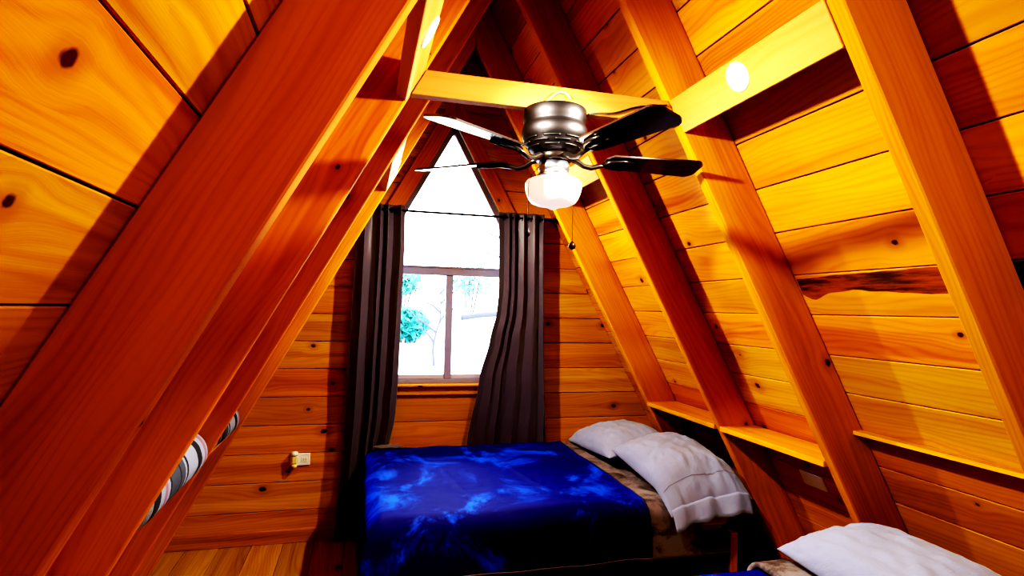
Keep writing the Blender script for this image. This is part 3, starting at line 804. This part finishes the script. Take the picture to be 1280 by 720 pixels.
# far bed under the window
BX0, BX1, BY0, BY1 = .06, 1.695, 2.315, 3.43
bed(BX0, BX1, BY0, BY1, 'far bed under the window with bright blue plush blanket', [(BX0 + .08, BY0 + .06), (BX1 - .055, BY0 + .06), (BX0 + .08, BY1 - .06), (BX1 - .055, BY1 - .06)])
bm = bmesh.new()
G = drape(bm, .045, 1.245, 2.285, 3.452, .553, .19, .19, .0, .075, 120, 120, .0065, 2.0, .018, .008)
crease(G, [(.42, 3.0, .50, 2.45), (.72, 3.3, .86, 2.55), (1.0, 2.9, 1.14, 2.5), (.86, 2.62, .95, 2.95)], .010, .006)
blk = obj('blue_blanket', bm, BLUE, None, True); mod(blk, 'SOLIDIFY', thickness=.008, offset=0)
tag(blk, 'royal blue plush blanket with mottled sheen painted into its colour, covering the far bed', 'blanket')
edge = [r[-1].co.copy() if False else None for r in []]
# folded back taupe part of the same blanket and its piped edge
bm = bmesh.new()
G2 = drape(bm, 1.243, 1.50, 2.290, 3.450, .551, .20, 0, 0, .07, 30, 110, .006, 7.0, .014, .008)
fo = obj('folded_back_reverse', bm, TAUPE, blk, True, loc=(0, 0, 0)); mod(fo, 'SOLIDIFY', thickness=.007, offset=0); fo['label'] = 'mottled grey-brown reverse side folded back under the pillows'
me = blk.data
NXv = 121
pts = [me.vertices[j * NXv + 120].co + Vector((.002, 0, .004)) for j in range(0, 121, 1)]
po = obj('edge_piping', tube(pts, .0045, 6), BLUEPIPE, blk, True, loc=(0, 0, 0))
pts = [me.vertices[i].co + Vector((0, -.004, 0)) for i in range(0, 121)]
obj('hem_piping', tube(pts, .003, 6), PIPING, blk, True, loc=(0, 0, 0))
# grey sheet bunched at the foot by the curtain
bm = bmesh.new(); bmesh.ops.create_uvsphere(bm, u_segments=32, v_segments=20, radius=1)
for v in bm.verts:
    q = v.co.copy(); k = 1 + .25 * fbm(q.x * 2, q.y * 2, 4 + q.z)
    v.co = Vector((.175 + q.x * .085 * k, 3.425 + q.y * .026 * k, .572 + q.z * .013 * k))
so = obj('bunched_sheet', bm, GREYS, None, True)
tag(so, 'grey sheet bunched at the bed edge beside the curtain', 'sheet')

Rz = lambda a: Matrix.Rotation(radians(a), 3, 'Z')
pillow('pillow', (1.50, 3.118, .624), .63, .42, .18, Rz(90) @ Matrix.Rotation(radians(4), 3, 'Y') @ Matrix.Rotation(radians(-8), 3, 'X'), 'white pillow on the far bed closest to the window wall', 'white pillows', 3.0)
pillow('pillow', (1.525, 2.535, .640), .62, .41, .18, Rz(90) @ Matrix.Rotation(radians(-7), 3, 'Y') @ Matrix.Rotation(radians(-8), 3, 'X'), 'white pillow hanging over the front edge of the far bed', 'white pillows', 8.0, hem=-.72, droop=.16)

# near bed
NX0, NX1, NY0, NY1 = .08, 1.695, .62, 1.64
bed(NX0, NX1, NY0, NY1, 'near bed at the bottom corner, mostly out of the photo', [(NX0 + .08, NY0 + .06), (NX1 - .055, NY0 + .06), (NX0 + .08, NY1 - .06), (NX1 - .055, NY1 - .06)])
bm = bmesh.new()
G = drape(bm, .06, 1.30, .60, 1.672, .556, .19, .19, .19, .06, 110, 110, .006, 5.0, .015, .006)
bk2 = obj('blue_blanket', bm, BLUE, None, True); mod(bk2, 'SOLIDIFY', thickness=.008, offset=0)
tag(bk2, 'royal blue plush blanket on the near bed, cut by the photo bottom', 'blanket')
bm = bmesh.new()
drape(bm, 1.285, 1.41, .61, 1.674, .572, .10, 0, .10, .06, 20, 100, .005, 6.0, .01, .006)
f2 = obj('folded_back_reverse', bm, TAUPE, bk2, True, loc=(0, 0, 0)); mod(f2, 'SOLIDIFY', thickness=.018, offset=0); f2['label'] = 'grey-brown folded band'
pillow('pillow', (1.553, 1.30, .625), .66, .385, .175, Rz(90) @ Matrix.Rotation(radians(-2), 3, 'Y') @ Matrix.Rotation(radians(-6), 3, 'X'), 'white pillow on the near bed at the photo bottom', 'white pillows', 14.0)

# ------------------------------------------------------------------ outside
m, t = nt('pale_ground'); tc = N(t, 'ShaderNodeTexCoord')
n1 = NOISE(t, tc.outputs['Object'], 1.1, 6, .7); n2 = NOISE(t, tc.outputs['Object'], 9, 4, .7)
b = N(t, 'ShaderNodeBsdfPrincipled', i_Roughness=.9)
t.links.new(MIX(t, M(t, 'MULTIPLY', STEP(t, n1, .48, .62), STEP(t, n2, .45, .6)), (.60, .60, .66), (.12, .11, .17)), b.inputs['Base Color']); finish(t, b.outputs[0]); GROUND = m
FOL = plain('pale_leaves', (.03, .22, .21), .7, nscale=5, namt=.5)
FOL2 = plain('light_leaves', (.07, .27, .25), .7, nscale=5, namt=.5)
BARK = plain('grey_bark', (.05, .055, .08), .8)
bm = bmesh.new(); n = 40; G = []
for j in range(n + 1):
    row = []
    for i in range(n + 1):
        x = -14 + 34 * i / n; y = YW + 1.0 + 40 * (j / n) ** 1.5
        z = -.35 + .18 * min(y - YW, 8.6) + .12 * fbm(x * .3, y * .3, 2)
        row.append(bm.verts.new((x, y, z)))
    G.append(row)
for j in range(n):
    for i in range(n): bm.faces.new((G[j][i], G[j][i + 1], G[j + 1][i + 1], G[j + 1][i]))
gr = obj('ground', bm, GROUND, None, True); tag(gr, kind='structure')
def leaves(c, r, cnt, seed, size=.09, flat=.8):
    rr = random.Random(seed); bm = bmesh.new()
    for _ in range(cnt):
        d = Vector((rr.gauss(0, 1), rr.gauss(0, 1), rr.gauss(0, 1))).normalized() * (rr.random() ** .4)
        p = Vector(c) + Vector((d.x * r, d.y * r, d.z * r * flat)); s = size * rr.uniform(.6, 1.4)
        a = Vector((rr.gauss(0, 1), rr.gauss(0, 1), rr.gauss(0, 1))).normalized(); b_ = a.orthogonal().normalized()
        vs = [bm.verts.new(p + a * s), bm.verts.new(p + b_ * s * .4), bm.verts.new(p - a * s), bm.verts.new(p - b_ * s * .4)]; bm.faces.new(vs)
    return bm
def ray_pt(px, py, Y):
    f = 710.155; d = CAMF + CAMR * ((px - 640) / f) - CAMU * ((py - 360) / f); return Vector((0, 0, 1.39291)) + d * (Y / d.y)
yaw, pit, rol = .257537016, .0375393089, .0232607541
CAMF = Vector((sin(yaw) * cos(pit), cos(yaw) * cos(pit), sin(pit))); r0 = Vector((cos(yaw), -sin(yaw), 0)); u0 = r0.cross(CAMF)
CAMR = r0 * cos(rol) + u0 * sin(rol); CAMU = -r0 * sin(rol) + u0 * cos(rol)
def bush(x, y, z, r, label, seed, mat, cnt=700):
    root = empty('bush', (x, y, z - r), label, 'bush', 'bushes outside the window')
    obj('foliage', leaves((x, y, z), r, cnt, seed), mat, root)
    b = bmesh.new()
    for k in range(4): tube([(x + .05 * k - .1, y, z - r * 1.5), (x + (k - 1.5) * .1, y + .02, z - r * .5), (x + (k - 1.5) * .25 * r, y, z + r * .1)], .02, 6, b)
    obj('stem', b, BARK, root)
bush(.80, 10.0, 1.10, .34, 'round turquoise-looking bush outside the low sliding pane', 3, FOL, 900)
bush(.92, 13.0, 1.98, .42, 'pale leafy bush higher up outside the sliding window', 4, FOL2, 420)
bush(2.45, 13.0, 2.05, .50, 'faint pale bush beyond the sash by the swept curtain', 6, FOL2, 200)
def tree(x, y, zg, h, label, seed, lean=0):
    rr = random.Random(seed); root = empty('bare_tree', (x, y, zg), label, 'tree', 'thin trees outside the window')
    tp = [(x + lean * k / 8 + .03 * sin(k + seed), y, zg + h * k / 8) for k in range(9)]
    obj('trunk', tube(tp, [.022 * h ** .5 * (1 - .09 * k) for k in range(9)], 8), BARK, root, True)
    for k in range(3, 9):
        p = Vector(tp[k]); s = rr.choice([-1, 1]); L = rr.uniform(.16, .36) * h
        pts = spline([p, p + Vector((s * L * .4, .1, .12)), p + Vector((s * L * .8, .1, .15 + .1 * rr.random())), p + Vector((s * L * 1.2, .15, .38))], 4)
        obj('branch', tube(pts, [.018 * (1 - .8 * q / len(pts)) + .003 for q in range(len(pts))], 6), BARK, root, True)
tree(1.03, 8.4, .45, 1.15, 'thin pale sapling outside the low sliding pane', 2, .1)
tree(2.95, 10.0, .75, 3.0, 'bare tree whose branches cross the upper glass', 5, -.5)
b = tube(spline([(1.75, 10.2, 1.22), (2.2, 10.3, 1.28), (2.9, 10.6, 1.32)], 6), .05, 8)
tag(obj('fallen_log', b, BARK, None, True), 'fallen grey log on the bright ground outside the window', 'log')

# ------------------------------------------------------------------ light, world, camera
w = bpy.data.worlds.new('World'); S.world = w; w.use_nodes = True; t = w.node_tree; t.nodes.clear()
bg = N(t, 'ShaderNodeBackground', i_Strength=11.0); bg.inputs[0].default_value = (.86, .93, 1.0, 1)
o = t.nodes.new('ShaderNodeOutputWorld'); t.links.new(bg.outputs[0], o.inputs[0])
ld = bpy.data.lights.new('rear_fill', 'AREA'); ld.energy = 13; ld.size = .25; ld.color = (1, .80, .55)  # unseen warm fill added behind the camera, no fitting
lo = bpy.data.objects.new('rear_fill', ld); C.objects.link(lo); lo.location = (.95, -.35, 2.05); lo.rotation_euler = (radians(60), 0, radians(25))

cd = bpy.data.cameras.new('camera'); cd.sensor_width = 36; cd.lens = 710.155 / 1280 * 36; cd.clip_start = .02; cd.clip_end = 200
co = bpy.data.objects.new('camera', cd); C.objects.link(co)
Rm = Matrix((CAMR, CAMU, -CAMF)).transposed()
co.matrix_world = Matrix.Translation((0, 0, 1.39291)) @ Rm.to_4x4()
S.camera = co
vs = S.view_settings
vs.view_transform = 'Standard'; vs.look = 'None'; vs.exposure = 0.4
vs.use_curve_mapping = True
cm = vs.curve_mapping; cm.white_level = (2.2, 2.2, 2.2); cc = cm.curves[3]
for p in ((.018, .0015), (.05, .030), (.11, .20), (.21, .46), (.42, .78), (.70, .94)): cc.points.new(*p)
cm.update()
